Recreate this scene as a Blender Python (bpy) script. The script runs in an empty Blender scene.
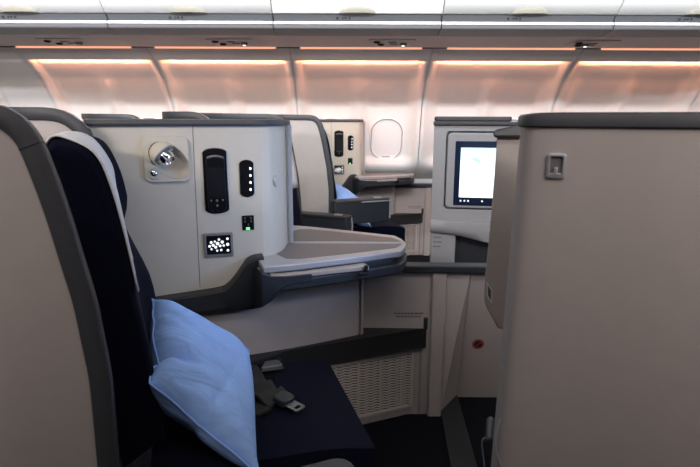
import bpy, bmesh, math, random
from mathutils import Vector, Matrix, Euler
random.seed(4)
C = bpy.context.scene.collection
V = Vector
# ------------------------------------------------------------------ camera
F = 530.0
CAMZ = 1.17
PITCH = math.radians(12.2)
ROLL = math.radians(0.21)
RM = (Euler((math.pi / 2 - PITCH, 0, 0)).to_matrix() @ Matrix.Rotation(ROLL, 3, 'Z'))
CP = V((0, 0, CAMZ))
cam = bpy.data.cameras.new('camera')
co = bpy.data.objects.new('camera', cam)
C.objects.link(co)
co.location = CP
co.rotation_euler = RM.to_euler()
cam.sensor_width = 36
cam.lens = F / 700 * 36
cam.clip_start = 0.02
cam.dof.use_dof = True
cam.dof.focus_distance = 1.7
cam.dof.aperture_fstop = 6.5
bpy.context.scene.camera = co


def ray(px, py):
    return RM @ V(((px - 350) / F, -(py - 233.5) / F, -1))


def aty(px, py, Y):
    d = ray(px, py)
    return CP + d * (Y / d.y)


def atz(px, py, z):
    d = ray(px, py)
    return CP + d * ((z - CAMZ) / d.z)


def onplane(px, py, p0, n):
    d = ray(px, py)
    return CP + d * ((p0 - CP).dot(n) / d.dot(n))


# ------------------------------------------------------------------ materials
def mat(name, col, rough=.55, metal=0., var=.06, scale=60., bump=0., spec=.5, sheen=0., coat=0.):
    m = bpy.data.materials.new(name)
    m.use_nodes = True
    nt = m.node_tree
    b = nt.nodes['Principled BSDF']
    b.inputs['Roughness'].default_value = rough
    b.inputs['Metallic'].default_value = metal
    b.inputs['Specular IOR Level'].default_value = spec
    if sheen:
        b.inputs['Sheen Weight'].default_value = sheen
    if coat:
        b.inputs['Coat Weight'].default_value = coat
    tc = nt.nodes.new('ShaderNodeTexCoord')
    nz = nt.nodes.new('ShaderNodeTexNoise')
    nz.inputs['Scale'].default_value = scale
    nz.inputs['Detail'].default_value = 3
    nt.links.new(tc.outputs['Object'], nz.inputs['Vector'])
    rp = nt.nodes.new('ShaderNodeValToRGB')
    c = col
    rp.color_ramp.elements[0].position = .3
    rp.color_ramp.elements[1].position = .7
    rp.color_ramp.elements[0].color = (c[0] * (1 - var), c[1] * (1 - var), c[2] * (1 - var), 1)
    rp.color_ramp.elements[1].color = (min(1, c[0] * (1 + var)), min(1, c[1] * (1 + var)), min(1, c[2] * (1 + var)), 1)
    nt.links.new(nz.outputs['Fac'], rp.inputs['Fac'])
    nt.links.new(rp.outputs['Color'], b.inputs['Base Color'])
    if bump:
        bp = nt.nodes.new('ShaderNodeBump')
        bp.inputs['Strength'].default_value = bump
        bp.inputs['Distance'].default_value = .002
        nt.links.new(nz.outputs['Fac'], bp.inputs['Height'])
        nt.links.new(bp.outputs['Normal'], b.inputs['Normal'])
    return m


def emat(name, col, strength):
    m = bpy.data.materials.new(name)
    m.use_nodes = True
    b = m.node_tree.nodes['Principled BSDF']
    b.inputs['Base Color'].default_value = (*[c * .3 for c in col], 1)
    b.inputs['Emission Color'].default_value = (*col, 1)
    b.inputs['Emission Strength'].default_value = strength
    return m


def cloth_creases(m):
    nt = m.node_tree
    b = nt.nodes['Principled BSDF']
    tc = nt.nodes.new('ShaderNodeTexCoord')
    mp = nt.nodes.new('ShaderNodeMapping')
    mp.inputs['Rotation'].default_value = (.3, .9, .5)
    mp.inputs['Scale'].default_value = (1.0, 3.2, 1.4)
    nz = nt.nodes.new('ShaderNodeTexNoise')
    nz.inputs['Scale'].default_value = 7
    nz.inputs['Detail'].default_value = 2
    nz.inputs['Distortion'].default_value = 1.1
    bp = nt.nodes.new('ShaderNodeBump')
    bp.inputs['Strength'].default_value = .28
    bp.inputs['Distance'].default_value = .035
    nt.links.new(tc.outputs['Object'], mp.inputs['Vector'])
    nt.links.new(mp.outputs['Vector'], nz.inputs['Vector'])
    nt.links.new(nz.outputs['Fac'], bp.inputs['Height'])
    nt.links.new(bp.outputs['Normal'], b.inputs['Normal'])


BEIGE = mat('warm grey shell laminate', (.45, .40, .38), .6, var=.02, scale=25)
BEIGE2 = mat('grey beige console laminate', (.54, .505, .435), .6, var=.02, scale=25)
UNITG = mat('cool grey monitor plastic', (.345, .355, .38), .5, var=.02)
TRIM = mat('charcoal trim plastic', (.032, .033, .037), .5, var=.06)
TRIM2 = mat('slate trim plastic', (.052, .054, .062), .5, var=.05)
DARK = mat('dark slate plastic', (.022, .027, .036), .5)
NAVY = mat('navy seat fabric', (.0024, .0038, .0145), .9, var=.25, scale=320, bump=.3, sheen=.02, spec=.12)
WHITE = mat('white cotton', (.74, .73, .76), .9, var=.04, scale=200, bump=.2)
PILLOW = mat('pale blue pillow cotton', (.31, .51, .98), .85, var=.03, scale=90, bump=.1, spec=.25)
cloth_creases(PILLOW)
SILVER = mat('satin silver trim', (.50, .50, .53), .38, metal=.45, var=.02)
INLAY = mat('mauve grey table inlay', (.17, .155, .16), .5, var=.04, scale=120)
CHROME = mat('polished chrome', (.8, .8, .83), .12, metal=1., var=.01)
BLACK = mat('gloss black plastic', (.006, .006, .008), .22, var=.1)
STRAP = mat('charcoal webbing', (.030, .028, .028), .85, var=.2, scale=300, bump=.4)
CARPET = mat('midnight blue carpet', (.010, .011, .016), .95, var=.3, scale=250, bump=.5, spec=.1)
WALLM = mat('white sidewall laminate', (.75, .75, .745), .55, var=.015, scale=20)
BINW = mat('white bin laminate', (.86, .86, .85), .45, var=.01)
RAIL = mat('grey rail plastic', (.12, .124, .14), .5, var=.02)
RAIL2 = mat('grey underside plastic', (.21, .205, .22), .5, var=.02)
PSUM = mat('grey service panel plastic', (.64, .56, .55), .55, var=.02)
LATCH = mat('cream latch plastic', (.34, .315, .26), .5, var=.02)
SHADEM = mat('white window shade', (.80, .79, .79), .6, var=.01)
GRILLE = mat('beige vent grille', (.60, .53, .49), .6, var=.03)
VOID = mat('dark cavity', (.012, .012, .014), .8)
GREYTXT = mat('grey print', (.16, .15, .145), .7)
GASKET = mat('grey gasket', (.30, .30, .31), .6)
RED = mat('red print', (.32, .05, .04), .6)
COVEW = mat('white ceiling laminate', (.82, .82, .80), .6, var=.01)
LEDW = emat('white indicator light', (.85, .95, 1.), 2.2)
LEDG = emat('green indicator light', (.15, 1., .25), 1.8)
ICON = emat('white backlit icon', (.95, .97, 1.), 1.1)
ORANGE = emat('amber wash light', (1., .37, .19), 66.)
ORANGE2 = emat('amber slot light', (1., .44, .27), 1.05)
LAMPW = emat('reading light glow', (1., .97, .92), 2.)


def screen_mat():
    m = bpy.data.materials.new('lit screen')
    m.use_nodes = True
    nt = m.node_tree
    b = nt.nodes['Principled BSDF']
    b.inputs['Base Color'].default_value = (.02, .02, .02, 1)
    b.inputs['Roughness'].default_value = .2
    tc = nt.nodes.new('ShaderNodeTexCoord')
    mp = nt.nodes.new('ShaderNodeSeparateXYZ')
    nt.links.new(tc.outputs['Generated'], mp.inputs['Vector'])
    rp = nt.nodes.new('ShaderNodeValToRGB')
    e = rp.color_ramp.elements
    e[0].position = 0.
    e[0].color = (.93, .96, 1, 1)
    e[1].position = 1.
    e[1].color = (.50, .80, 1, 1)
    k = rp.color_ramp.elements.new(.55)
    k.color = (.90, .95, 1, 1)
    nt.links.new(mp.outputs['Z'], rp.inputs['Fac'])
    nt.links.new(rp.outputs['Color'], b.inputs['Emission Color'])
    b.inputs['Emission Strength'].default_value = 1.7
    return m


SCREEN = screen_mat()
SCREENB = mat('screen surround glass', (.008, .018, .05), .12, var=.05)
TEAL = emat('pale teal screen mark', (.50, .82, .86), 1.15)


# ------------------------------------------------------------------ mesh helpers
def fv(v, i, default=None):
    return v[i]


def prism(bm, pts, vec):
    vec = V(vec)
    a = [bm.verts.new(p) for p in pts]
    b = [bm.verts.new(V(p) + vec) for p in pts]
    n = len(pts)
    bm.faces.new(a)
    bm.faces.new(b[::-1])
    for i in range(n):
        bm.faces.new((a[i], b[i], b[(i + 1) % n], a[(i + 1) % n]))


def box(bm, c, d, e1=(1, 0, 0), e2=(0, 1, 0), e3=(0, 0, 1)):
    c = V(c)
    e1, e2, e3 = V(e1) * d[0] / 2, V(e2) * d[1] / 2, V(e3) * d[2] / 2
    prism(bm, [c - e1 - e2 - e3, c + e1 - e2 - e3, c + e1 + e2 - e3, c - e1 + e2 - e3], e3 * 2)


def rr(c, e1, e2, w, h, r, n=5):
    c, e1, e2 = V(c), V(e1), V(e2)
    out = []
    r = min(r, w / 2 - 1e-5, h / 2 - 1e-5)
    for k, (sx, sy) in enumerate(((1, 1), (-1, 1), (-1, -1), (1, -1))):
        for i in range(n + 1):
            a = (k + i / n) * math.pi / 2
            out.append(c + e1 * (sx * (w / 2 - r) + r * math.cos(a)) + e2 * (sy * (h / 2 - r) + r * math.sin(a)))
    return out


def ell(c, e1, e2, a, b, n=24, ph=0):
    c, e1, e2 = V(c), V(e1), V(e2)
    return [c + e1 * a * math.cos(2 * math.pi * i / n + ph) + e2 * b * math.sin(2 * math.pi * i / n + ph) for i in range(n)]


def loft(bm, rings, closed=True, caps=(True, True), wrap=False):
    vr = [[bm.verts.new(p) for p in r] for r in rings]
    n = len(rings[0])
    m = len(vr)
    for k in range(m if wrap else m - 1):
        a, b = vr[k], vr[(k + 1) % m]
        for i in range(n if closed else n - 1):
            j = (i + 1) % n
            bm.faces.new((a[i], a[j], b[j], b[i]))
    if closed and not wrap:
        if caps[0]:
            bm.faces.new(vr[0][::-1])
        if caps[1]:
            bm.faces.new(vr[-1])
    return vr


def tangents(path):
    out = []
    for i in range(len(path)):
        a = path[max(0, i - 1)]
        b = path[min(len(path) - 1, i + 1)]
        out.append((V(b) - V(a)).normalized())
    return out


def tube(bm, path, r, n=8, wrap=False):
    path = [V(p) for p in path]
    T = tangents(path)
    if wrap:
        m = len(path)
        T = [(path[(i + 1) % m] - path[i - 1]).normalized() for i in range(m)]
    ref = V((0, 0, 1)) if abs(T[0].z) < .9 else V((0, 1, 0))
    rings = []
    for p, t in zip(path, T):
        e1 = (ref - t * ref.dot(t)).normalized()
        ref = e1
        e2 = t.cross(e1)
        rings.append(ell(p, e1, e2, r, r, n))
    loft(bm, rings, wrap=wrap)


def ribbon(bm, path, inward, normal, w, t):
    """rectangular strip along a path: w towards 'inward', t across 'normal' (centred)"""
    rings = []
    for p, i, n in zip(path, inward, normal):
        p, i, n = V(p), V(i), V(n)
        e = t * .10
        rings.append([p + n * (t / 2 - e), p + i * e + n * t / 2, p + i * (w - e) + n * t / 2, p + i * w + n * (t / 2 - e),
                      p + i * w - n * (t / 2 - e), p + i * (w - e) - n * t / 2, p + i * e - n * t / 2, p - n * (t / 2 - e)])
    loft(bm, rings)


def ball(bm, c, ax, n=16, m=10):
    c = V(c)
    a, b, d = [V(x) for x in ax]
    rings = []
    for k in range(1, m):
        ph = math.pi * k / m
        rings.append([c + d * math.cos(ph) + (a * math.cos(2 * math.pi * i / n) + b * math.sin(2 * math.pi * i / n)) * math.sin(ph) for i in range(n)])
    loft(bm, rings)


def cr(pts, n=6):
    """Catmull-Rom through tuples"""
    out = []
    P = [V(p) for p in pts]
    for i in range(len(P) - 1):
        p0 = P[i - 1] if i else P[0] * 2 - P[1]
        p1, p2 = P[i], P[i + 1]
        p3 = P[i + 2] if i + 2 < len(P) else P[-1] * 2 - P[-2]
        for k in range(n):
            t = k / n
            out.append(.5 * (2 * p1 + (p2 - p0) * t + (2 * p0 - 5 * p1 + 4 * p2 - p3) * t * t + (3 * p1 - p0 - 3 * p2 + p3) * t ** 3))
    out.append(P[-1])
    return out


def filled(bm, outer, holes, vec):
    """flat polygon with holes, extruded by vec"""
    edges = []
    for loop in [outer] + holes:
        vs = [bm.verts.new(p) for p in loop]
        for i in range(len(vs)):
            edges.append(bm.edges.new((vs[i], vs[(i + 1) % len(vs)])))
    r = bmesh.ops.triangle_fill(bm, edges=edges, use_beauty=True)
    fs = [f for f in r['geom'] if isinstance(f, bmesh.types.BMFace)]
    e = bmesh.ops.extrude_face_region(bm, geom=fs)
    bmesh.ops.translate(bm, vec=V(vec), verts=[x for x in e['geom'] if isinstance(x, bmesh.types.BMVert)])


def smooth01(x):
    x = max(0., min(1., x))
    return x * x * (3 - 2 * x)


def base_of(o):
    while o.parent is not None:
        o = o.parent
    return o.location.copy()


def obj(name, bm, m, parent=None, bevel=0., angle=38, solid=0., seg=2, offset=0.):
    bmesh.ops.remove_doubles(bm, verts=bm.verts, dist=1e-6)
    bmesh.ops.recalc_face_normals(bm, faces=bm.faces)
    if parent is not None:
        bmesh.ops.translate(bm, vec=-base_of(parent), verts=bm.verts)
    me = bpy.data.meshes.new(name)
    bm.to_mesh(me)
    bm.free()
    me.materials.append(m)
    me.polygons.foreach_set('use_smooth', [True] * len(me.polygons))
    me.set_sharp_from_angle(angle=math.radians(angle))
    for p in me.polygons:
        if len(p.vertices) > 12:
            p.use_smooth = False
    o = bpy.data.objects.new(name, me)
    C.objects.link(o)
    if parent is not None:
        o.parent = parent
    if solid:
        s = o.modifiers.new('thickness', 'SOLIDIFY')
        s.thickness = solid
        s.offset = offset
    if bevel:
        b = o.modifiers.new('rounded edges', 'BEVEL')
        b.width = bevel
        b.segments = seg
        b.limit_method = 'ANGLE'
        b.angle_limit = math.radians(35)
        b.harden_normals = False
    return o


def thing(name, label, cat, loc=(0, 0, 0), group=None):
    o = bpy.data.objects.new(name, None)
    C.objects.link(o)
    o.location = loc
    o.empty_display_size = .1
    o['label'] = label
    o['category'] = cat
    if group:
        o['group'] = group
    return o


def tag(o, label, cat, group=None):
    o['label'] = label
    o['category'] = cat
    if group:
        o['group'] = group
    return o


def struct(o):
    o['kind'] = 'structure'
    return o


def dup(root, off=(0, 0, 0), label=None, group=None, mirror=False, skip=()):
    def cp(o, parent):
        c = o.copy()
        C.objects.link(c)
        if parent is not None:
            c.parent = parent
        for ch in [x for x in bpy.data.objects if x.parent == o]:
            if ch.name.split('.')[0] not in skip:
                cp(ch, c)
        return c
    r = cp(root, None)
    r.location = root.location + V(off)
    if mirror:
        r.scale = (1, -1, 1)
        r.location.y = 2 * YC - root.location.y + off[1]
    if label:
        r['label'] = label
    if group:
        r['group'] = group
    return r


B = bmesh.new
Z = V((0, 0, 1))
YC = 1.905                      # aircraft centre line
WOFF = V((.33, 2.58, 0))        # from the near centre seat to the window seat of the same hand

# ================================================================== SETTING
bm = B()
box(bm, (0, 2.1, -.02), (12, 6.4, .04))
floor = struct(obj('floor', bm, CARPET))

# window wall: one panel per two windows
WP = [(1.685, 3.85), (1.59, 4.06), (1.47, 4.25), (1.27, 4.42), (.80, 4.57), (.72, 4.66), (.64, 4.80), (0.0, 4.84)]


def wally(z):
    for (z1, y1), (z0, y0) in zip(WP, WP[1:]):
        if z >= z0:
            return y0 + (y1 - y0) * (z - z0) / (z1 - z0)
    return WP[-1][1]


SEAMS = [aty(px, 103, wally(1.27)).x for px in (10, 55, 173, 297, 422, 553, 690)]
SEAMS = [SEAMS[0] - 2.0, SEAMS[0] - 1.0] + SEAMS + [SEAMS[-1] + 1.0, SEAMS[-1] + 2.0]
ZL = aty(300, 60.5, 4.06).z        # lower edge of the light lip
wall = struct(obj('wall_far', (lambda b: (loft(b, [[V((x, y + .10, z)) for z, y in WP] for x in (-6, 6)], closed=False), b)[1])(B()), WALLM))


def recess(u, z, PW):
    """depth of the window bay behind the panel's frame; u across the panel -0.5..0.5"""
    x = u * PW
    e = smooth01((.50 * PW - .03 - abs(x)) / .024)
    q = abs(abs(x) - .235)                       # distance from the nearest window
    cusp = 1 - smooth01((q - .14) / .11) * .85
    zf = smooth01((z - .74) / .12)
    deep = .055 + .035 * smooth01((1.50 - z) / .22)
    return e * zf * deep * (1 - (1 - cusp) * (.15 + .65 * smooth01((1.56 - z) / .16)))


wk = 0
for xa, xe in zip(SEAMS, SEAMS[1:]):
    PW = xe - xa
    plain = PW < .7
    xm = (xa + xe) / 2
    bm = B()
    us = [-.5 + .003 + (.994) * k / 56 for k in range(57)]
    ZT_ = ZL + .03
    zs = [ZT_ - (ZT_ - .02) * (k / 46) ** 1.25 for k in range(47)]
    rows = [[V((xm + u * PW, wally(ZT_), ZT_)) for u in us]]
    for z in zs:
        rows.append([V((xm + u * PW, wally(z if abs(u * PW) > PW * .5 - .03 else min(z, ZL)) + (0 if plain else recess(u, z - .004, PW)), z)) for u in us])
    loft(bm, rows, closed=False)
    # upper lip
    prism(bm, [V((xm - .497 * PW, wally(z) + d, z)) for z, d in ((ZL, 0), (ZL + .035, -.004), (1.685, 0), (1.685, .03), (ZL + .004, .010), (ZL, .007))], (.994 * PW, 0, 0))
    obj('sidewall_panel', bm, WALLM, wall, angle=50)
    bm = B()
    if plain:
        bm.free()
        continue
    box(bm, (xm, wally(ZL) + .013, ZL + .013), (PW * .85, .004, .016))
    obj('wash_light', bm, ORANGE, wall)
    # two windows
    for s in (-1, 1):
        xc = xm + s * .235
        zc = 1.0
        yc = wally(zc) + recess(s * .235 / PW, zc, PW)
        up = (V((0, wally(1.16) - wally(.92), .24))).normalized()
        n = V((0, -up.z, up.y))
        wk += 1
        k = wk
        wn = struct(thing('window_%d' % k, '', '', (xc, yc, zc)))
        for key in ('label', 'category'):
            del wn[key]
        bm = B()
        c = V((xc, yc, zc))
        X = V((1, 0, 0))
        loft(bm, [rr(c + n * .0 - Z * 0, X, up, .285, .385, .13, 8), rr(c + n * .010, X, up, .275, .375, .125, 8),
                  rr(c + n * .010, X, up, .258, .358, .118, 8), rr(c + n * .002, X, up, .246, .346, .112, 8)], caps=(False, False))
        obj('window_frame', bm, SILVER if False else SHADEM, wn)
        bm = B()
        loft(bm, [rr(c + n * .003, X, up, .25, .35, .114, 8), rr(c + n * .001, X, up, .20, .30, .09, 8)], caps=(False, True))
        sh = obj('window_shade', bm, SHADEM, wn)
        bm = B()
        tube(bm, rr(c + n * .008, X, up, .262, .362, .120, 8)[:8] + rr(c + n * .008, X, up, .262, .362, .120, 8)[9:17] + rr(c + n * .008, X, up, .262, .362, .120, 8)[18:26] + rr(c + n * .008, X, up, .262, .362, .120, 8)[27:35], .0045, 6, wrap=True)
        prism(bm, rr(c + n * .003 - up * .155, X, up, .07, .012, .005, 3), n * .006)
        obj('shade_gasket', bm, GASKET, wn)

# ceiling and bin row -------------------------------------------------
bm = B()
box(bm, (0, 1.7, 2.56), (12, 5.6, .04))
struct(obj('ceiling', bm, COVEW))

bin_x = [aty(px, 8, 3.22).x for px in (-66, 104, 272, 443, 618, 790)]
bin_x = [bin_x[0] - 1.03, *bin_x, bin_x[-1] + 1.06]


def zat(py, Y):
    return aty(350, py, Y).z


zA, zB, zC2, zD, zE, zF = zat(13.2, 3.22), zat(21, 3.26), zat(24.3, 3.235), zat(36, 3.42), zat(47.2, 3.84), zat(49.2, 3.86)
bin_lab = ['far left white overhead bin, mostly outside the picture', 'white overhead bin above the navy seat at the left edge of the row',
           'white overhead bin above the reading light console, second whole latch from left',
           'white overhead bin in the middle, above the oval window', 'white overhead bin above the lit monitor, right of the middle seam',
           'rightmost white overhead bin in the top corner', 'white overhead bin beyond the right edge']
for i in range(len(bin_x) - 1):
    x0, x1 = bin_x[i] + .003, bin_x[i + 1] - .003
    if i in (0, 6):
        continue
    bt = thing('overhead_bin', bin_lab[i], 'overhead bin', ((x0 + x1) / 2, 3.5, zD), 'row of overhead bins')
    vec = (x1 - x0, 0, 0)
    bm = B()
    prof = [V((x0, 3.22, zA)), V((x0, 3.17, zA + .05)), V((x0, 3.10, zA + .14)), V((x0, 3.06, zA + .26)), V((x0, 3.08, zA + .40)), V((x0, 3.16, zA + .5)),
            V((x0, 3.5, zA + .52)), V((x0, 3.5, zA))]
    prism(bm, prof, vec)
    obj('bin_door', bm, BINW, bt, angle=45)
    # latch
    lx = (x0 + x1) / 2
    bm = B()
    c = V((lx, 3.222, zA - .001))
    ball(bm, c, (V((.105, 0, 0)), V((0, .026, 0)), V((0, -.02, .042))), 28, 14)
    for v in bm.verts:
        v.co.z = max(v.co.z, zA - .001)
    obj('latch', bm, LATCH, bt)
    bm = B()
    prof = [V((x0, 3.235, zA - .002)), V((x0, 3.262, zB)), V((x0, 3.5, zB)), V((x0, 3.5, zA - .002))]
    prism(bm, prof, vec)
    rail = obj('lower_rail', bm, RAIL, bt, bevel=.003)
    # seat row marks on the rail
    for dx, w, h in ((-.115, .012, .02), (-.085, .007, .017), (-.068, .013, .013), (-.045, .010, .018)):
        bm = B()
        box(bm, V((lx + dx, 3.2485 - .001, (zA + zB) / 2)), (w, .002, h))
        obj('row_mark', bm, VOID, rail)
    bm = B()
    prism(bm, [V((x0, 3.243, zB - .004)), V((x0, 3.239, zC2 + .001)), V((x0, 3.4, zC2 + .001)), V((x0, 3.4, zB - .004))], vec)
    obj('edge_strip', bm, BINW, bt, bevel=.003)
    bm = B()
    pr = cr([(3.245, zC2 - .0005), (3.27, zC2 - .022), (3.33, zD + .006), (3.42, zD)] if False else [(3.245, zC2 - .0005, 0), (3.262, zC2 - .022, 0), (3.32, zD + .008, 0), (3.42, zD, 0)], 5)
    prism(bm, [V((x0, p.x, p.y)) for p in pr] + [V((x0, 3.5, zC2))], vec)
    obj('underside', bm, RAIL2, bt, angle=60)

# service panels under the bins
bm = B()
prism(bm, [V((-6, 3.42, zD + .001)), V((-6, 3.84, zE)), V((-6, 3.86, zE + .02)), V((-6, 3.42, zD + .04))], (12, 0, 0))
psu_base = struct(obj('trim_1', bm, PSUM))
bm = B()
box(bm, (0, 3.87, zE + .035), (12, .02, .08))
struct(obj('trim_2', bm, RAIL))
for xa, xe in zip(SEAMS, SEAMS[1:]):
    PW = xe - xa
    xm = (xa + xe) / 2
    if PW < .7:
        continue
    bm = B()
    box(bm, (xm, 3.852, zE - .004), (PW * .83, .012, .014))
    sl = obj('slot_light', bm, ORANGE2, wall)

pn = (V((0, .42, zE - zD))).normalized()
nd = V((0, pn.z, -pn.y))
psu_labels = ['overhead service panel above the left seat, its air nozzles and reading lights', 'overhead service panel left of the middle seam, one reading light lit',
              'overhead service panel above the oval window, small lamp lit', 'overhead service panel at upper right, small lamp lit']
for (px, py, flip, lb) in ((66, 41, 1, psu_labels[0]), (232, 41.5, 1, psu_labels[1]), (392, 42, 1, psu_labels[2]), (592, 43, -1, psu_labels[3])):
    c = onplane(px, py, V((0, 3.42, zD)), nd)
    ps = thing('service_panel', lb, 'service panel', c, 'overhead service panels')  # passenger service unit: nozzles, call buttons and a reading lamp
    X = V((1, 0, 0))
    bm = B()
    prism(bm, rr(c, X, pn, .30, .20, .02), nd * .004)
    obj('cover', bm, PSUM, ps)
    for dx, dy in ((-.10, -.04), (-.07, .05)):
        bm = B()
        q = c + X * dx + pn * dy + nd * .006
        loft(bm, [ell(q, X, pn, .024, .02), ell(q + nd * .008, X, pn, .018, .015), ell(q + nd * .003, X, pn, .010, .008)])
        obj('air_nozzle', bm, VOID, ps)
    for k, (dx, dy) in enumerate(((.0, -.02), (.015, .05))):
        bm = B()
        box(bm, c + X * dx + pn * dy + nd * .006, (.05, .018, .004), X, pn, nd)
        obj('call_button', bm, GREYTXT, ps)
    bm = B()
    q = c + X * (.055 * flip + .02) + pn * .02 + nd * .006
    loft(bm, [ell(q, X, pn, .026, .022), ell(q + nd * .014, X, pn, .018, .016)])
    h = obj('reading_lamp', bm, RAIL, ps)
    if px != 66:
        bm = B()
        loft(bm, [ell(q + nd * .0142, X, pn, .012, .011, 12), ell(q + nd * .018, X, pn, .007, .006, 12)])
        obj('lamp_lens', bm, LAMPW, h)

# ================================================================== SUITE A
ROOT = V((0, YC, 0))
Ld = (atz(325, 350, .435) - atz(375, 440, .435)).normalized()      # across the seat, towards the centre line
Fd = V((Ld.y, -Ld.x, 0)).normalized()                             # the way the seat faces


def wingy(x):
    pts = [(-.38, .905), (-.5, .885), (-.62, .87), (-.75, .885), (-.86, .94), (-.95, 1.04)]
    if x >= pts[0][0]:
        return pts[0][1]
    for (xa, ya), (xb, yb) in zip(pts, pts[1:]):
        if x >= xb:
            return yb + (ya - yb) * (x - xb) / (xa - xb)
    return pts[-1][1]


def onwing(px, py):
    Y = .9
    for _ in range(12):
        p = aty(px, py, Y)
        Y = wingy(p.x) + .012
    return aty(px, py, Y)


seat = thing('airline_seat', 'navy airline seat with blue pillow, its grey-edged shell at the left edge', 'seat', ROOT, 'seats facing right')
rim = [onwing(*q) for q in ((126, 500), (123, 480), (121.5, 462), (118, 420), (113.5, 372), (106, 333), (98.5, 297), (86, 255), (73, 212), (60, 175), (46.5, 142), (36, 126), (24, 115), (10, 107), (-8, 103.5), (-30, 102), (-60, 101.5))]
rim = [V((p.x, 0, p.z)) for p in cr(rim, 4)]
XB = -.95
xq = rim[-1].x - .03
while xq > XB + .02:
    rim.append(V((xq, 0, rim[-1].z + .0003)))
    xq -= .03
for a in range(1, len(rim)):
    if rim[a].z <= rim[a - 1].z:
        rim[a].z = rim[a - 1].z + 1e-5
ZT = rim[-1].z + .001
rim = [p for p in rim if p.x > XB + .01]
rows = []
for p in rim:
    rows.append([V((x, wingy(x), p.z - .004)) for x in [XB + (p.x - .007 - XB) * k / 14 for k in range(15)]])
bm = B()
loft(bm, rows, closed=False)
backplan = cr([(-.95, 1.04, 0), (-1.0, 1.15, 0), (-1.01, 1.30, 0), (-.98, 1.42, 0), (-.92, 1.485, 0), (-.82, 1.51, 0), (-.735, 1.52, 0)], 4)
ftop = []
for q in backplan:
    t = max(0, (q.x + .87) / .135) if q.y > 1.45 else 0
    ftop.append(ZT - .060 * t ** 3)
zlo = rim[0].z
loft(bm, [[V((q.x, q.y, zlo + (zt - zlo) * k / 8)) for k in range(9)] for q, zt in zip(backplan, ftop)], closed=False)
obj('shell_panel', bm, BEIGE, seat, solid=.014)
# rim border
path = [V((p.x, wingy(p.x), p.z)) for p in rim] + [V((XB, wingy(XB), ZT))] + [V((q.x, q.y, zt)) for q, zt in zip(backplan[1:], ftop[1:])] + [V((-.72, 1.523, ftop[-1] - .05)), V((-.70, 1.525, .9)), V((-.68, 1.53, .7))]
T = tangents(path)
inw, nor = [], []
for k, (p, t) in enumerate(zip(path, T)):
    if k < len(rim):
        n = V((-(wingy(p.x + .01) - wingy(p.x - .01)) / .02, 1, 0)).normalized()
    else:
        th = V((T[k].x, T[k].y, 0))
        if th.length < .2:
            th = V((1, .05, 0))
        th.normalize()
        n = V((-th.y, th.x, 0))
        if (V((-.7, 1.2, 0)) - V((p.x, p.y, 0))).dot(n) < 0:
            n = -n
    i_ = n.cross(t).normalized()
    ref = V((-.8, wingy(-.8), .6)) - p if k < len(rim) else V((0, 0, -1)) if k < len(path) - 4 else V((-1, 0, -.2))
    if i_.dot(ref) < 0:
        i_ = -i_
    inw.append(i_)
    nor.append(n)
bm = B()
ribbon(bm, path, inw, nor, .035, .024)
bor = obj('shell_border', bm, TRIM2, seat, angle=50)
kj = min(range(len(rim)), key=lambda k: abs(path[k].z - onwing(46, 141).z))
bm = B()
ribbon(bm, [path[kj] - T[kj] * .0008 - inw[kj] * .0006, path[kj] + T[kj] * .0008 - inw[kj] * .0006], [inw[kj]] * 2, [nor[kj]] * 2, .0362, .0254)
obj('border_joint', bm, VOID, bor)

# cushion and base
Cn = atz(376, 441, .435)
Cf = Cn + Ld * .47
bm = B()
prism(bm, [Cn, Cf, Cf - Fd * .50, Cn - Fd * .50], (0, 0, -.15))
bmesh.ops.subdivide_edges(bm, edges=bm.edges, cuts=6, use_grid_fill=True)
for v in bm.verts:
    if v.co.z > .434:
        a = (v.co - Cn).dot(Ld) / .47
        b_ = (Cn - v.co).dot(Fd) / .5
        v.co.z += .012 * math.sin(math.pi * max(0, min(1, a))) * math.sin(math.pi * max(0, min(1, b_))) - .02 * max(0, 1 - b_ * 5)
obj('seat_cushion', bm, NAVY, seat, bevel=.025, seg=3)
bm = B()
q = [Cn - Fd * .06 + Ld * .03, Cf - Fd * .06 - Ld * .03, Cf - Fd * .5 - Ld * .03, Cn - Fd * .5 + Ld * .03]
prism(bm, [p + V((0, 0, -.16)) for p in q], (0, 0, -(.435 - .16) + .002))
obj('seat_base', bm, DARK, seat)

# backrest: a side profile carried across the seat
YN = 1.04
Lb = (Matrix.Rotation(math.radians(8.5), 3, 'Z') @ Ld)
front = [aty(px, py, YN) for px, py in ((166, 440), (158, 390), (149, 345), (136, 293), (124, 240), (114.5, 200), (104, 174), (92, 154), (78, 143.5), (62, 139), (52, 139))]
front = [V((p.x, 0, p.z)) for p in front]
back = [V((front[-1].x - .03, 0, front[-1].z - .03)), V((front[-1].x - .045, 0, 1.02)), V((-.60, 0, .83)), V((-.56, 0, .63)), V((-.50, 0, .40))]
loop = cr(front, 3) + cr(back, 3)
loop2 = []
nl = len(loop)
for k in range(nl):
    t = (loop[(k + 1) % nl] - loop[k - 1]).normalized()
    loop2.append((loop[k], V((t.z, 0, -t.x))))       # outward-ish normal
BW = .47
cen = sum(loop, V()) / nl
if (loop2[5][0] - cen).dot(loop2[5][1]) < 0:
    loop2 = [(a, -b) for a, b in loop2]


def bpt(k, v, off=0.):
    a, n = loop2[k % nl]
    hz = smooth01((a.z - .89) / .06) * (1 - smooth01((a.z - 1.113) / .03))
    w = hz * .030 * smooth01((v - .36) / .06) * (1 if n.x > 0 else 0)
    w += .045 * smooth01((.93 - a.z) / .22) * smooth01((v - .28) / .14) * (1 if n.x > 0 else 0)
    p = a + n * (off + 0)
    return V((p.x + w, YN, p.z)) + Lb * v


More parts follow.
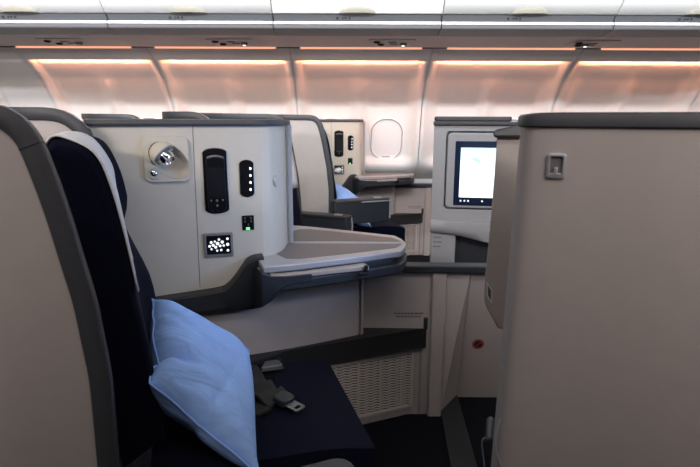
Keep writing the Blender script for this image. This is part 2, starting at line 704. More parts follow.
rings = []
for v, sh in ((0, -.013), (.005, -.006), (.014, -.001), (.04, 0), (.12, 0), (.2, 0), (.28, 0), (.34, 0), (.38, 0), (.41, 0), (.435, 0), (.455, -.003), (.465, -.011), (.47, -.024)):
    rings.append([bpt(k, v, sh) for k in range(nl)])
bm = B()
loft(bm, rings)
br = obj('backrest', bm, NAVY, seat, angle=60)
# headrest cover cloth
ks = [k for k in range(nl) if loop2[k][0].z > .812 and k <= 3 * (len(front) - 1) + 2]
bm = B()
vs = [.006 + .374 * j / 12 for j in range(13)]
rings = []
for j, v in enumerate(vs):
    rings.append([bpt(k, v * (.80 + .20 * smooth01((loop2[k][0].z - .86) / .2)), .004 + .002 * math.sin(v * 40 + k * .7)) for k in ks])
loft(bm, rings, closed=False)
obj('headrest_cover', bm, WHITE, br, solid=.004, angle=70)

# aisle armrest
ad = Matrix.Rotation(math.radians(7), 3, 'Z') @ Fd
an = V((-ad.y, ad.x, 0))
A1 = aty(346, 455, .795) - an * .076
zt = aty(346, 455, .795).z                              # along the armrest / across it, away from the aisle


def apt(x, y, z):
    return V((A1.x, A1.y, zt)) - ad * x + an * y + Z * z


bm = B()
prism(bm, [apt(.38, 0, -.15), apt(.006, 0, -.15), apt(.006, 0, -.014), apt(.38, 0, -.014)], an * .072)
arm = obj('armrest', bm, DARK, seat, bevel=.006)
bm = B()
prism(bm, rr(apt(.19, .036, -.016), ad, an, .385, .084, .03), (0, 0, .016))
obj('armrest_pad', bm, TRIM, arm, bevel=.004)
bm = B()
prism(bm, rr(apt(.075, .036, 0), ad, an, .05, .03, .006), (0, 0, .004))
obj('armrest_button', bm, SILVER, arm)
bm = B()
tube(bm, [apt(.20, -.004, -.016), apt(.02, -.004, -.016), apt(.004, .004, -.02), apt(.0, .004, -.06), apt(.002, .004, -.13)], .005)
obj('armrest_bead', bm, UNITG, arm)

# ------------------------------------------------------------------ pillow
TL, TR, BR, BL = aty(152, 299, 1.30), aty(249.5, 349, 1.34), aty(259, 476, .96), aty(149, 384, 1.02)
pil = None


def pillow(TL, TR, BR, BL, thick):
    n = 30
    nrm = ((TR - TL).cross(BL - TL)).normalized()
    if nrm.z < 0:
        nrm = -nrm
    g = {}
    bm = B()
    for side in (1, -1):
        for i in range(n + 1):
            for j in range(n + 1):
                a, b = i / n, j / n
                sa, sb = 2 * a - 1, 2 * b - 1
                # edges bow inwards between the corners
                ka = sa * (1 - .055 * (1 - sb * sb) * abs(sa) ** 3)
                kb = sb * (1 - .055 * (1 - sa * sa) * abs(sb) ** 3)
                A, Bq = (ka + 1) / 2, (kb + 1) / 2
                A += .11 * math.exp(-((b - .70) / .085) ** 2) * (1 - a) ** 5
                p = (TL * (1 - A) + TR * A) * (1 - Bq) + (BL * (1 - A) + BR * A) * Bq
                h = ((1 - sa ** 4) * (1 - sb ** 4)) ** .62
                # soft creases that run in from the edges
                cre = .009 * math.sin(9 * b + 4 * a) * (1 - h) + .006 * math.sin(26 * b + 11 * a * a) * math.exp(-3.2 * a) + .002 * math.sin(20 * a - 8 * b) * (1 - a * .4)
                cre += .0045 * math.sin(34 * (b + .35 * a) + 3 * math.sin(5 * a)) * math.exp(-((a - .45) / .3) ** 2) * smooth01(b * 1.5)
                cre += -.012 * math.exp(-((b - .22 - .5 * a) / .05) ** 2) * math.exp(-(a / .3) ** 2)
                cre += -.036 * math.exp(-((b - .68 - .10 * a) / .05) ** 2) * math.exp(-(a / .28) ** 2)
                cre += -.006 * math.exp(-((a - .72 + .45 * b - .2) / .03) ** 2) * smooth01(b * 1.6) * side
                edge = i in (0, n) or j in (0, n)
                if side < 0 and edge:
                    g[side, i, j] = g[1, i, j]
                    continue
                f = .62 if side > 0 else .75
                pp = p + nrm * side * (thick * f * h) + nrm * cre * (h ** .35 if not edge else .4)
                g[side, i, j] = bm.verts.new(pp)
        for i in range(n):
            for j in range(n):
                q = (g[side, i, j], g[side, i + 1, j], g[side, i + 1, j + 1], g[side, i, j + 1])
                if len(set(q)) == 4:
                    bm.faces.new(q if side > 0 else q[::-1])
    edgep = [g[1, i, 0].co.copy() for i in range(n)] + [g[1, n, j].co.copy() for j in range(n)] + [g[1, n - i, n].co.copy() for i in range(n)] + [g[1, 0, n - j].co.copy() for j in range(n)]
    return bm, edgep


pbm, pe = pillow(TL, TR, BR, BL, .098)
pil = thing('pillow', 'pale blue pillow leaning on the nearest navy seat', 'pillow', (TL + TR + BR + BL) / 4, 'blue pillows')
po = obj('pillow_body', pbm, PILLOW, pil, angle=80)
sd = po.modifiers.new('soft', 'SUBSURF')
sd.levels = 1
sd.render_levels = 2
bm = B()
tube(bm, pe, .0022, 6, wrap=True)
obj('seam', bm, PILLOW, pil)

# ------------------------------------------------------------------ seat belt
STEEL = mat('brushed buckle steel', (.17, .17, .17), .45, metal=.5)
belt = thing('seat_belt', 'charcoal seat belt with silver buckle lying on the nearest navy cushion', 'seat belt', atz(275, 390, .44))


def strap(pts, w, ups=None, t=.004):
    bm = B()
    P = cr(pts, 6)
    T = tangents(P)
    rings = []
    for k, (p, tt) in enumerate(zip(P, T)):
        side = tt.cross(Z).normalized()
        tw = .25 * math.sin(k * .8)
        side = (side + Z * tw).normalized()
        up = side.cross(tt).normalized()
        rings.append([p + side * w / 2 + up * t / 2, p - side * w / 2 + up * t / 2, p - side * w / 2 - up * t / 2, p + side * w / 2 - up * t / 2])
    loft(bm, rings)
    return bm


def bz(px, py, z):
    return atz(px, py, z - .02)


obj('strap', strap([bz(232, 362, .475), bz(246, 374, .485), bz(256, 386, .488), bz(268, 394, .485), bz(280, 399, .478)], .078, t=.008), STRAP, belt)
obj('strap', strap([bz(236, 388, .47), bz(248, 399, .473), bz(260, 406, .472), bz(271, 409, .470)], .062, t=.007), STRAP, belt)
bm = B()
c = bz(284, 400, .482)
d1 = (bz(300, 407, .475) - bz(270, 394, .475))
d1.z = -.01
d1.normalize()
d2 = V((-d1.y, d1.x, 0)).normalized()
d3 = d1.cross(d2)
prism(bm, rr(c - d3 * .008, d1, d2, .046, .046, .014), d3 * .02)
obj('tongue_grip', bm, DARK, belt, bevel=.004)
bm = B()
c = bz(294, 406, .478)
filled(bm, rr(c, d1, d2, .05, .034, .006), [rr(c + d1 * .012, d1, d2, .010, .018, .002)], d3 * .003)
obj('tongue', bm, STEEL, belt)
bm = B()
c = bz(271, 367.5, .475)
e1 = (bz(283, 365, .47) - bz(260, 369, .47)).normalized()
e2 = V((-e1.y, e1.x, 0))
loft(bm, [[c + e1 * -.036 + e2 * -.022, c + e1 * .034 + e2 * -.026, c + e1 * .03 + e2 * .024, c + e1 * -.014 + e2 * .026],
          [c + e1 * -.034 + e2 * -.02 + Z * .016, c + e1 * .03 + e2 * -.024 + Z * .016, c + e1 * .026 + e2 * .022 + Z * .013, c + e1 * -.012 + e2 * .022 + Z * .013]])
bk = obj('buckle', bm, STEEL, belt, bevel=.003)
bm = B()
for a_, b_ in ((-.036, -.02), (.032, -.024), (.03, .02), (.036, .012)):
    bm = B()
    box(bm, c + e1 * a_ + e2 * b_ + Z * .012, (.007, .007, .008), e1, e2, Z)
    obj('buckle_rivet', bm, CHROME, bk)
bm = B()
box(bm, bz(271, 379, .472), (.026, .012, .005), e1, e2, Z)
obj('buckle_clip', bm, CHROME, bk)

# ================================================================== CONSOLE A
P1 = V((-.285, 1.70, 0))
pd = V((math.cos(math.radians(16.9)), math.sin(math.radians(16.9)), 0))
pnorm = V((pd.y, -pd.x, 0))                    # towards the camera


def pp(px, py, off=0.):
    return onplane(px, py, P1 + pnorm * off, pnorm)


con = thing('side_console', 'grey seat console with reading light and handset, beside the nearest navy seat', 'side console', ROOT, 'seat consoles')
ztop = pp(255, 126).z
TH = .724
# main face with a hole for the lamp bowl
lc = (pp(143.5, 136.5) + pp(189, 181)) / 2
lw, lh = (pp(189, 150) - pp(144, 150)).length, abs(pp(166, 136).z - pp(166, 181).z)
bc = pp(169.5, 160.5)
tilt1 = (pd * .72 - Z * .69).normalized()
tilt2 = (pd * .69 + Z * .72).normalized()
bowl = lambda s, d: ell(bc - pnorm * d, tilt1, tilt2, .066 * s, .042 * s, 28)
pl = P1 - pd * .50
pr_ = P1 - pd * .0
bm = B()
zb = .57
filled(bm, [V((pl.x, pl.y, zb)), V((pr_.x, pr_.y, zb)), V((pr_.x, pr_.y, ztop)), V((pl.x, pl.y, ztop))], [bowl(1.0, 0)], -pnorm * .018)
# curved end to the centre line
cv = cr([tuple(pr_), (-.255, 1.722, 0), (-.236, 1.77, 0), (-.230, 1.83, 0), (-.229, YC - .004, 0)], 6)
loft(bm, [[V((q.x, q.y, zb)), V((q.x, q.y, ztop)), V((q.x - .02, q.y + .008, ztop)), V((q.x - .02, q.y + .008, zb))] for q in cv])
cp_ = obj('console_panel', bm, BEIGE2, con, angle=30)
bm = B()
s0 = pp(192.5, 124, .0)
s1 = pp(200, 287, .0)
d = (s1 - s0).normalized()
prism(bm, [s0 - pd * .0011 - pnorm * .001, s0 + pd * .0011 - pnorm * .001, s1 + pd * .0011 - pnorm * .001, s1 - pd * .0011 - pnorm * .001], pnorm * .0016)
obj('panel_joint', bm, GREYTXT, cp_)
# top cap
bm = B()
full = [pl + pd * .02 * k for k in range(33)]
full = [q for q in full if (q - pl).dot(pd) < .495] + cv
rings = []
for k, q in enumerate(full):
    t = (full[min(k + 1, len(full) - 1)] - full[max(k - 1, 0)]).normalized()
    n = V((t.y, -t.x, 0))
    c0 = V((q.x, q.y, ztop - .001))
    rings.append([c0 + n * .006, c0 + n * .009 + Z * .008, c0 + n * .005 + Z * .020, c0 - n * .028 + Z * .022, c0 - n * .032 + Z * .006, c0 - n * .03])
loft(bm, rings)
obj('top_cap', bm, TRIM2, con)
bm = B()
e_ = cv[-1]
prism(bm, rr(V((e_.x + .013, e_.y - .002, zb + .13)), (1, 0, 0), (0, 1, 0), .017, .016, .005), (0, 0, ztop - zb - .128))
obj('end_post', bm, UNITG, con)

# reading light
bm = B()
filled(bm, rr(lc + pnorm * .0005, pd, Z, lw, lh, .02, 6), [ell(bc + pnorm * .0005, tilt1, tilt2, .068, .044, 28)], pnorm * .009)
rl = obj('reading_light', bm, BEIGE2, con, bevel=.002)
bm = B()
loft(bm, [ell(bc + pnorm * d_, tilt1, tilt2, .066 * k_, .042 * k_, 28) for d_, k_ in ((.008, 1.02), (0, .97), (-.012, .86), (-.024, .64), (-.030, .35), (-.032, .1))], caps=(False, True))
obj('light_bowl', bm, BEIGE2, rl, angle=70)
hd = pp(162, 153.5, .010)
ax = (tilt1 * .80 + pnorm * .45).normalized()
s1_ = ax.cross(tilt2).normalized()
t2 = s1_.cross(ax)
bm = B()
loft(bm, [ell(hd - ax * .036, t2, s1_, .012, .008), ell(hd - ax * .030, t2, s1_, .024, .018), ell(hd - ax * .014, t2, s1_, .036, .026), ell(hd + ax * .006, t2, s1_, .040, .029), ell(hd + ax * .008, t2, s1_, .037, .026), ell(hd - ax * .004, t2, s1_, .028, .018)])
obj('lamp_hood', bm, BEIGE2, rl, angle=60)
bm = B()
hq = pp(167.3, 158, .014)
loft(bm, [ell(hq - ax * .018, t2, s1_, .025, .023), ell(hq + ax * .005, t2, s1_, .025, .023), ell(hq + ax * .013, t2, s1_, .020, .019), ell(hq + ax * .013, t2, s1_, .015, .014), ell(hq + ax * .004, t2, s1_, .011, .011)])
obj('lamp_barrel', bm, CHROME, rl)
bm = B()
ball(bm, hq + ax * .007, (t2 * .009, s1_ * .009, ax * .006), 14, 8)
obj('lamp_lens', bm, mat('lamp glass', (.5, .5, .52), .1, coat=1.), rl)
kb = pp(154, 173, .010)
bm = B()
loft(bm, [ell(kb, pd, Z, .019, .019), ell(kb + pnorm * .003, pd, Z, .018, .018), ell(kb + pnorm * .003, pd, Z, .014, .014), ell(kb + pnorm * .001, pd, Z, .013, .013)])
kn = obj('switch_bezel', bm, BEIGE2, rl)
bm = B()
ball(bm, kb + pnorm * .002, (pd * .0115, Z * .0115, pnorm * .009), 16, 10)
obj('switch_knob', bm, CHROME, kn)


def plate(px0, py0, px1, py1, r, t, m, name, parent, off=.0005, bev=.0015):
    c = (pp(px0, py0) + pp(px1, py1)) / 2
    cx = (px0 + px1) / 2
    cy = (py0 + py1) / 2
    w = (pp(px1, cy) - pp(px0, cy)).length
    h = abs(pp(cx, py0).z - pp(cx, py1).z)
    bm = B()
    prism(bm, rr(c + pnorm * off, pd, Z, w, h, r), pnorm * t)
    return obj(name, bm, m, parent, bevel=bev), c, w, h


def curvedplate(px0, py0, px1, py1, t, off):
    """tall plate whose short ends bow outwards"""
    c = (pp(px0, py0) + pp(px1, py1)) / 2
    cy, cx = (py0 + py1) / 2, (px0 + px1) / 2
    w = (pp(px1, cy) - pp(px0, cy)).length
    h = abs(pp(cx, py0).z - pp(cx, py1).z)
    pts = []
    n = 10
    for k in range(n + 1):
        a = k / n
        pts.append(c + pd * (w / 2 - w * a) + Z * (h / 2 - .012 + .012 * math.sin(math.pi * a) ** .6))
    for k in range(n + 1):
        a = k / n
        pts.append(c + pd * (-w / 2 + w * a) - Z * (h / 2 - .012 + .012 * math.sin(math.pi * a) ** .6))
    bm = B()
    prism(bm, [p + pnorm * off for p in pts], pnorm * t)
    return bm, c, w, h


bm, hc, hw, hh = curvedplate(203.5, 147.5, 228, 213.5, .004, .0005)
cradle = obj('handset_cradle', bm, BLACK, con, bevel=.002)
# handset sits in the cradle
hs = thing('remote_handset', 'black remote handset in the console of the nearest navy seat', 'remote handset', hc + pnorm * .005, 'remote handsets')
bm = B()
q = hc - Z * .008
prism(bm, rr(q + pnorm * .0047, pd, Z, hw * .80, hh * .84, .012), pnorm * .008)
hb = obj('handset_body', bm, BLACK, hs, bevel=.004, seg=3)
bm = B()
prism(bm, rr(q + Z * hh * .02 + pnorm * .0128, pd, Z, hw * .66, hh * .44, .004), pnorm * .0006)
obj('handset_screen', bm, mat('dark handset display', (.010, .011, .014), .25), hs)
bm = B()
qs = [hc + pd * (hw * (-.33 + .66 * k / 10)) + Z * (hh * .355 + .005 * math.sin(math.pi * k / 10)) + pnorm * .013 for k in range(11)]
loft(bm, [[p + Z * .004, p + pnorm * .0022, p - Z * .004, p - pnorm * .001] for p in qs])
obj('handset_glare_bar', bm, mat('glare bar metal', (.22, .22, .24), .35, metal=.7), hs)  # silver bar standing in for the glare across the handset's top
for dx, dz, r in ((-.24, -.245, .0028), (0, -.25, .0045), (.24, -.245, .0028), (0, -.325, .0035)):
    bm = B()
    p = q + pd * hw * dx + Z * hh * dz + pnorm * .0126
    prism(bm, ell(p, pd, Z, r, r, 12), pnorm * .001)
    obj('handset_button', bm, GREYTXT, hs)

bm, c, w, h = curvedplate(239.5, 159.5, 254, 197, .004, .0005)
pill = obj('light_switch_panel', bm, BLACK, con, bevel=.0015)
for k in range(4):
    bm = B()
    p = pp(250.3 + .1 * k, 168.5 + 7 * k, .0046)
    prism(bm, rr(p, pd, Z, .0062, .0080, .003), pnorm * .001)
    obj('indicator_light', bm, LEDW, pill)
so, c, w, h = plate(242, 215.2, 254, 230, .002, .003, BLACK, 'power_socket', con)
bm = B()
for dx, dz in ((-.25, .1), (.25, .1), (.0, -.12), (-.25, .32), (.25, .32)):
    box(bm, c + pd * w * dx + Z * h * dz + pnorm * .0036, (.003, .001, .006), pd, pnorm, Z)
obj('socket_holes', bm, GREYTXT, so)
bm = B()
prism(bm, rr(pp(248, 228.6, .0036), pd, Z, .012, .008, .002), pnorm * .0015)
obj('power_light', bm, LEDG, so)
sc, c, w, h = plate(203.5, 232.3, 233, 256.5, .004, .006, mat('satin grey bezel', (.27, .265, .27), .4, metal=.4), 'seat_control', con)
cb, c2, w2, h2 = plate(206.5, 235, 230.5, 253.5, .002, .0008, BLACK, 'control_screen', sc, off=.0066, bev=0)
pts = ((.09, .55, 1), (.17, .34, 1), (.17, .72, .8), (.25, .5, 1.1), (.33, .3, .8), (.36, .62, 1.1), (.42, .82, .8), (.45, .42, 1.3), (.52, .2, .9), (.56, .56, 1), (.6, .8, .9), (.66, .35, 1.2), (.72, .55, .9),
       (.9, .18, 1), (.9, .5, 1.2), (.9, .84, 1))
bm = B()
for a, b_, s in pts:
    p = c2 + pd * w2 * (a - .5) * .93 + Z * h2 * (.5 - b_) * .95 + pnorm * .0076
    prism(bm, ell(p, pd, Z, .0043 * s, .0043 * s, 10), pnorm * .0005)
obj('control_icons', bm, ICON, cb)
bm = B()
p = onplane(275.5, 181, V((-.233, 1.79, 0)), V((1, -.25, 0)).normalized())
e = V((.25, 1, 0)).normalized()
nn = V((1, -.25, 0)).normalized()
prism(bm, ell(p, e, Z, .016, .020, 16), nn * .004)
obj('door_catch', bm, SILVER, con, bevel=.001)

# armrest band that rises to the table
zbot = .575
bp = [pp(px, py) for px, py in ((112, 303.6), (150, 297.5), (190, 291.5), (218, 287), (226, 284), (234, 276), (241, 266), (247, 258), (254, 254.5), (262, 253.5))]
bp = cr(bp, 4)
rings = []
for k, p in enumerate(bp):
    w = .047
    o_ = p + pnorm * w
    rings.append([p - pnorm * .01 + Z * .001, o_ - pnorm * .008, o_ - Z * .006, o_ - Z * .03 - pnorm * .004, o_ - Z * .03 - pnorm * .03, p - Z * .03])
bm = B()
loft(bm, rings)
obj('armrest_band', bm, TRIM, con, angle=35)
F0, F1 = atz(265, 270, TH), atz(384, 258, TH)
FN = V((F1.y - F0.y, F0.x - F1.x, 0)).normalized()


def ftop(px, py):
    a = pp(px, py, .046)
    return a if px < 259 else onplane(px, py, F0 - FN * .002, FN)


st = ((112, 307.5, 327), (163, 301.5, 321.5), (200, 297.5, 317), (222, 295, 314.5), (230, 291, 313.5), (238, 283, 312.5), (246, 273, 311.5), (254, 268, 310.5), (262, 274, 309), (271, 277, 303.5), (279, 277, 295), (285, 277, 290), (292, 276.5, 287), (312, 274.5, 284))
rings = []
for px, t_, b_ in st:
    a, b2 = ftop(px, t_), ftop(px, b_)
    b2 = V((a.x, a.y, b2.z))
    rings.append([a, a * .3 + b2 * .7, b2 + V((-.005, .015, 0)), b2 + V((-.02, .05, 0)), a + V((-.02, .05, 0))])
bm = B()
loft(bm, rings)
obj('armrest_fascia', bm, DARK, con, angle=35)

# table
def tz(px, py, z=TH):
    return atz(px, py, z)


outl = [tz(254.5, 255), tz(263, 267), tz(300, 263.5), tz(350, 257.5), tz(401, 251), tz(405, 247.5)]
tipx = tz(405.5, 241).x
outl += [V((tipx, YC - .003, TH)), V((tz(285, 241).x, YC - .003, TH))]
bm = B()
prism(bm, outl, (0, 0, -.022))
tab = obj('table_top', bm, SILVER, con, bevel=.004)
inl = [tz(275.5, 253.5), tz(286, 258.5), tz(299, 259), tz(350, 253.5), tz(395, 248), tz(400, 245.5), V((tipx - .018, YC - .018, TH)), V((tz(289, 242.5).x, YC - .018, TH))]
inl = [V((p.x, p.y, TH - .001)) for p in inl]
bm = B()
prism(bm, inl, (0, 0, .002))
obj('table_inlay', bm, INLAY, tab)
# folded table leaf in the slot below
f0, f1 = tz(265, 270), tz(384, 258)
fd = (f1 - f0).normalized()
fn = V((-fd.y, fd.x, 0))
bm = B()
a0, a1 = f0 + fn * .012, f0 + fd * ((f1 - f0).length * .88) + fn * .012
prism(bm, [V((p.x, p.y, TH - .040)) for p in (a0, a1, a1 + fn * .16, a0 + fn * .25)], (0, 0, .015))
obj('folded_tray', bm, mat('warm tray edge', (.42, .36, .32), .5), con, bevel=.003)
bm = B()
lq = V((0, 0, 0)) + f0 + fd * ((f1 - f0).length * .84)
box(bm, V((lq.x, lq.y, TH - .03)) + fn * .002, (.010, .012, .022), fd, fn, Z)
box(bm, V((lq.x, lq.y, TH - .046)) + fn * .0 - fd * .01, (.03, .014, .010), fd, fn, Z)
obj('tray_latch', bm, BLACK, con, bevel=.002)
# dark body under the table
body = [tz(259, 262), tz(266, 269), tz(300, 266), tz(350, 259.5), tz(400, 252.8), tz(405.5, 248.5)]
body = [V((p.x, p.y, 0)) for p in body] + [V((tipx + .004, YC - .003, 0)), V((tz(275, 241).x, YC - .003, 0))]
bm = B()
prism(bm, [p + Z * (TH - .076) for p in body], (0, 0, .034))
in_ = [p + (V((-.05, YC - .05, 0)) - p) * .12 for p in body]
prism(bm, [p + Z * (TH - .045) for p in in_], (0, 0, .024))
bod = obj('table_body', bm, DARK, con, bevel=.005)
# lower panel
z0 = .02
lp = [V((-.62, 1.60, 0)), V((-.42, 1.665, 0)), V((-.20, 1.755, 0)), V((-.02, 1.845, 0)), V((.03, 1.872, 0)), V((.05, 1.90, 0)), V((.052, 1.925, 0))]
lp = cr(lp, 4)
bm = B()
loft(bm, [[V((p.x, p.y, z0)), V((p.x, p.y, TH - .07)), V((p.x - .01, p.y + .016, TH - .07)), V((p.x - .01, p.y + .016, z0))] for p in lp])
obj('lower_panel', bm, BEIGE, con, angle=40)

# ================================================================== FOOTWELL
fw = thing('footwell_partition', 'beige footwell partition with dark cap strip between the centre seats', 'partition', ROOT, 'footwell partitions')
g0 = V((.045, 1.945, 0))
g1 = atz(440, 414, 0)
g2 = atz(456.5, 397, 0)
g3 = atz(520, 397.5, 0)
STZ = aty(440, 273.5, 1.918).z
wl = [g0, V((g1.x, g1.y, 0)), g2, g3]
bm = B()
th = V((0, .02, 0))
tops = [V((g0.x, g0.y, STZ)), V((g1.x, g1.y, STZ)), V((g2.x, g1.y - .004, STZ)), V((g3.x, g1.y - .012, STZ))]
for a, b_, c, d in zip(wl, wl[1:], tops[1:], tops):
    t = (b_ - a).normalized() * .0012
    back_ = V((0, .018, 0))
    loft(bm, [[a + t, b_ - t, b_ - t + back_, a + t + back_], [d + t, c - t, c - t + back_, d + t + back_]])
wp = obj('wall_panel', bm, BEIGE, fw)
bm = B()
for k, a in enumerate((g1,)):
    prism(bm, rr(a + V((-.026, -.008, 0)), (1, 0, 0), (0, 1, 0), .055, .02, .008), (0, 0, STZ - .003))
obj('corner_post', bm, BEIGE, fw)
bm = B()
st = [aty(398, 266, g1.y - .004), aty(440, 268.5, g1.y - .008), aty(500, 270, g2.y - .06)]
prism(bm, [V((g0.x, 1.925, STZ)), V((g1.x, 1.918, STZ)), V((g3.x, 1.905, STZ)), V((g3.x, 1.965, STZ)), V((g0.x, 1.99, STZ))], (0, 0, .028))
obj('cap_strip', bm, DARK, fw, bevel=.005)
bm = B()
for k, (x0, x1, yy) in enumerate(((394, 424, 313.4), (396, 421, 316.6))):
    x = x0
    while x < x1 - 2:
        w_ = random.uniform(2, 4.5)
        a, b_ = onplane(x, yy, wl[0] + V((0, -.001, 0)), V((-(wl[1] - wl[0]).y, (wl[1] - wl[0]).x, 0))), None
        t = (wl[1] - wl[0]).normalized()
        box(bm, a + t * w_ * .002, (w_ * .0036, .0015, .0055), t, V((-t.y, t.x, 0)), Z)
        x += w_ + .8
obj('placard', bm, GREYTXT, fw)
t = (g3 - g2).normalized()
tu = (tops[2] - g2).normalized()
tn = t.cross(tu).normalized()
if tn.y > 0:
    tn = -tn
c = onplane(478, 344, g2, tn)
bm = B()
prism(bm, ell(c, t, tu, .024, .024, 24), tn * .002)
stk = obj('warning_sticker', bm, RED, fw)
bm = B()
prism(bm, ell(c + tn * .002, t, tu, .015, .015, 20), tn * .001)
obj('sticker_symbol', bm, VOID, stk)
bm = B()
box(bm, c + tn * .0035, (.034, .001, .005), (t + tu).normalized(), tn, (tu - t).normalized())
obj('sticker_bar', bm, RED, stk)

# footrest cabinet with vent
fc = thing('footrest_cabinet', 'footrest cabinet with beige vent grille and dark ledge beyond the nearest navy cushion', 'footrest', ROOT, 'footrest cabinets')
k1 = atz(416, 413, 0)
LZ = aty(416, 346, k1.y).z
k0 = atz(330, 362, LZ)
k0.z = 0
kd = (k1 - k0).normalized()
kn_ = V((kd.y, -kd.x, 0))
kl = k0 - kd * .12


def ck(px, py, off=0.):
    return onplane(px, py, k0 + kn_ * off, kn_)


bm = B()
pth = cr([tuple(kl), tuple(k0), tuple(k1 - kd * .03), tuple(k1 + kd * .004 - kn_ * .02), (k1.x + .012, g1.y - .012, 0)], 5)
loft(bm, [[V((p.x, p.y, .005)), V((p.x, p.y, LZ)), V((p.x - .012, p.y + .02, LZ)), V((p.x - .012, p.y + .02, .005))] for p in pth])
obj('cabinet_body', bm, BEIGE, fc, angle=40)
LT = atz(420, 331.5, .36).z
top_z = LZ + .084
bm = B()
le = [V((-.50, 1.50, 0)), kl + kn_ * .02 - kd * .05, k1 + kn_ * .02 + kd * .012, V((k1.x + .03, g1.y - .010, 0)), V((.05, 1.945, 0)), V((.045, 1.885, 0)), V((.02, 1.868, 0)), V((-.2, 1.758, 0)), V((-.42, 1.668, 0)), V((-.55, 1.62, 0))]
filled(bm, [V((p.x, p.y, LZ - .002)) for p in le], [], (0, 0, top_z - LZ))
led = obj('ledge', bm, mat('dark ledge plastic', (.020, .021, .023), .5), fc, bevel=.010, seg=3)
bm = B()
q = ck(419.5, 328, .02)
prism(bm, rr(V((k1.x + .025, k1.y - .0, top_z - .01)), (1, 0, 0), (0, 1, 0), .016, .03, .005), (0, 0, .05))
obj('ledge_stop', bm, DARK, led, bevel=.003)
# grille
ga, gb, gc_, gd_ = ck(300, 372, .002), ck(412, 351, .002), ck(411, 405, .002), ck(300, 440, .002)
gx0, gx1 = (ga - k0).dot(kd), (gb - k0).dot(kd)
gz0, gz1 = ck(409, 405).z, ck(409, 351.5).z
gpt = lambda x, z, o: k0 + kd * x + Z * z + kn_ * o
bm = B()
prism(bm, [gpt(gx0, gz0, .001), gpt(gx1, gz0, .001), gpt(gx1, gz1, .001), gpt(gx0, gz1, .001)], kn_ * .0015)
vent = obj('vent_backing', bm, VOID, fc)
bm = B()
nrow = 21
ncol = 70
for r in range(nrow):
    z = gz0 + (gz1 - gz0) * (r + .5) / nrow
    ring = []
    for k in range(ncol + 1):
        x = gx0 + (gx1 - gx0) * k / ncol
        zz = z + .0022 * math.sin(2 * math.pi * k / 5.0 + (r % 2) * 0)
        ring.append([gpt(x, zz + .0036, .003), gpt(x, zz + .0026, .006), gpt(x, zz - .0026, .006), gpt(x, zz - .0036, .003)])
    loft(bm, ring)
for k in range(5):
    x = gx0 + (gx1 - gx0) * (k + .5) / 5
    box(bm, gpt(x, (gz0 + gz1) / 2, .004), (.005, .004, gz1 - gz0), kd, kn_, Z)
for x in (gx0, gx1):
    box(bm, gpt(x, (gz0 + gz1) / 2, .005), (.010, .008, gz1 - gz0 + .01), kd, kn_, Z)
for z in (gz0, gz1):
    box(bm, gpt((gx0 + gx1) / 2, z, .005), (gx1 - gx0 + .01, .008, .010), kd, kn_, Z)
obj('vent_grille', bm, GRILLE, fc)

# floor track cover
bm = B()
a, b_, c, d = atz(440.5, 414, .0), atz(457, 397, .0), atz(480, 480, .0), atz(452, 480, .0)
prism(bm, [a, b_, c, d], (0, 0, .015))
rt = obj('floor_track_cover', bm, mat('charcoal rubber', (.030, .032, .036), .7), bevel=.004)
tag(rt, 'charcoal floor strip running along the carpet to the footwell corner', 'floor strip')

# ================================================================== MONITOR UNIT (far centre seat)
UY = 2.42
uang = math.radians(-9)
ud = V((math.cos(uang), math.sin(uang), 0))
un = V((ud.y, -ud.x, 0))
UP = aty(432, 200, UY)


def up_(px, py, off=0.):
    return onplane(px, py, V((UP.x, UY, 0)) + un * off, un)


unit = thing('monitor_unit', 'grey monitor unit with lit white screen, behind the near partition', 'monitor', V((UP.x, 2 * YC - UY + (UY - YC) * 2, 0)), 'monitor units')
uL, uR = up_(431.5, 200), up_(560, 200)
uW = (uR - uL).dot(ud)
zt, zb = up_(440, 125).z, up_(440, 227).z
zf = up_(431, 300).z


def ux(px, py=200):
    return (up_(px, py) - uL).dot(ud)


def upt(x, z, o=0.):
    return V((uL.x, uL.y, 0)) + ud * x + un * o + Z * z


# recessed housing: frame with a big rounded opening, the monitor door stands in it
ox0, ox1, oz0, oz1 = ux(444.5, 180), ux(548, 180), up_(450, 209).z, up_(450, 131).z
bm = B()
oc = upt((ox0 + ox1) / 2, (oz0 + oz1) / 2)
filled(bm, [p for p in rr(upt(uW / 2, (zt + zb) / 2 + .005), ud, Z, uW, zt - zb + .01, .012, 4)], [rr(oc, ud, Z, ox1 - ox0, oz1 - oz0, .02, 5)], -un * .035)
hou = obj('housing', bm, UNITG, unit, bevel=.006)
bm = B()
prism(bm, [upt(0.012, zb, -.03), upt(uW - .005, zb, -.03), upt(uW - .005, zt, -.03), upt(.012, zt, -.03)], -un * .05)
obj('housing_back', bm, UNITG, unit, bevel=.01)
# rounded lower lip
bm = B()
rings = []
for x in [uW * k / 16 for k in range(17)]:
    e = 1 - .55 * (1 - smooth01(x / .05))
    sl_ = -.045 * smooth01((x - .04) / .30)
    rings.append([upt(x, zb + .035, .002), upt(x, zb + .03, .020 * e), upt(x, zb + .0 + sl_ * .5, .026 * e), upt(x, zb - .025 + sl_, .014 * e), upt(x, zb - .035 + sl_, -.03), upt(x, zb + .01, -.06)])
loft(bm, rings)
obj('lower_lip', bm, UNITG, unit, angle=60)
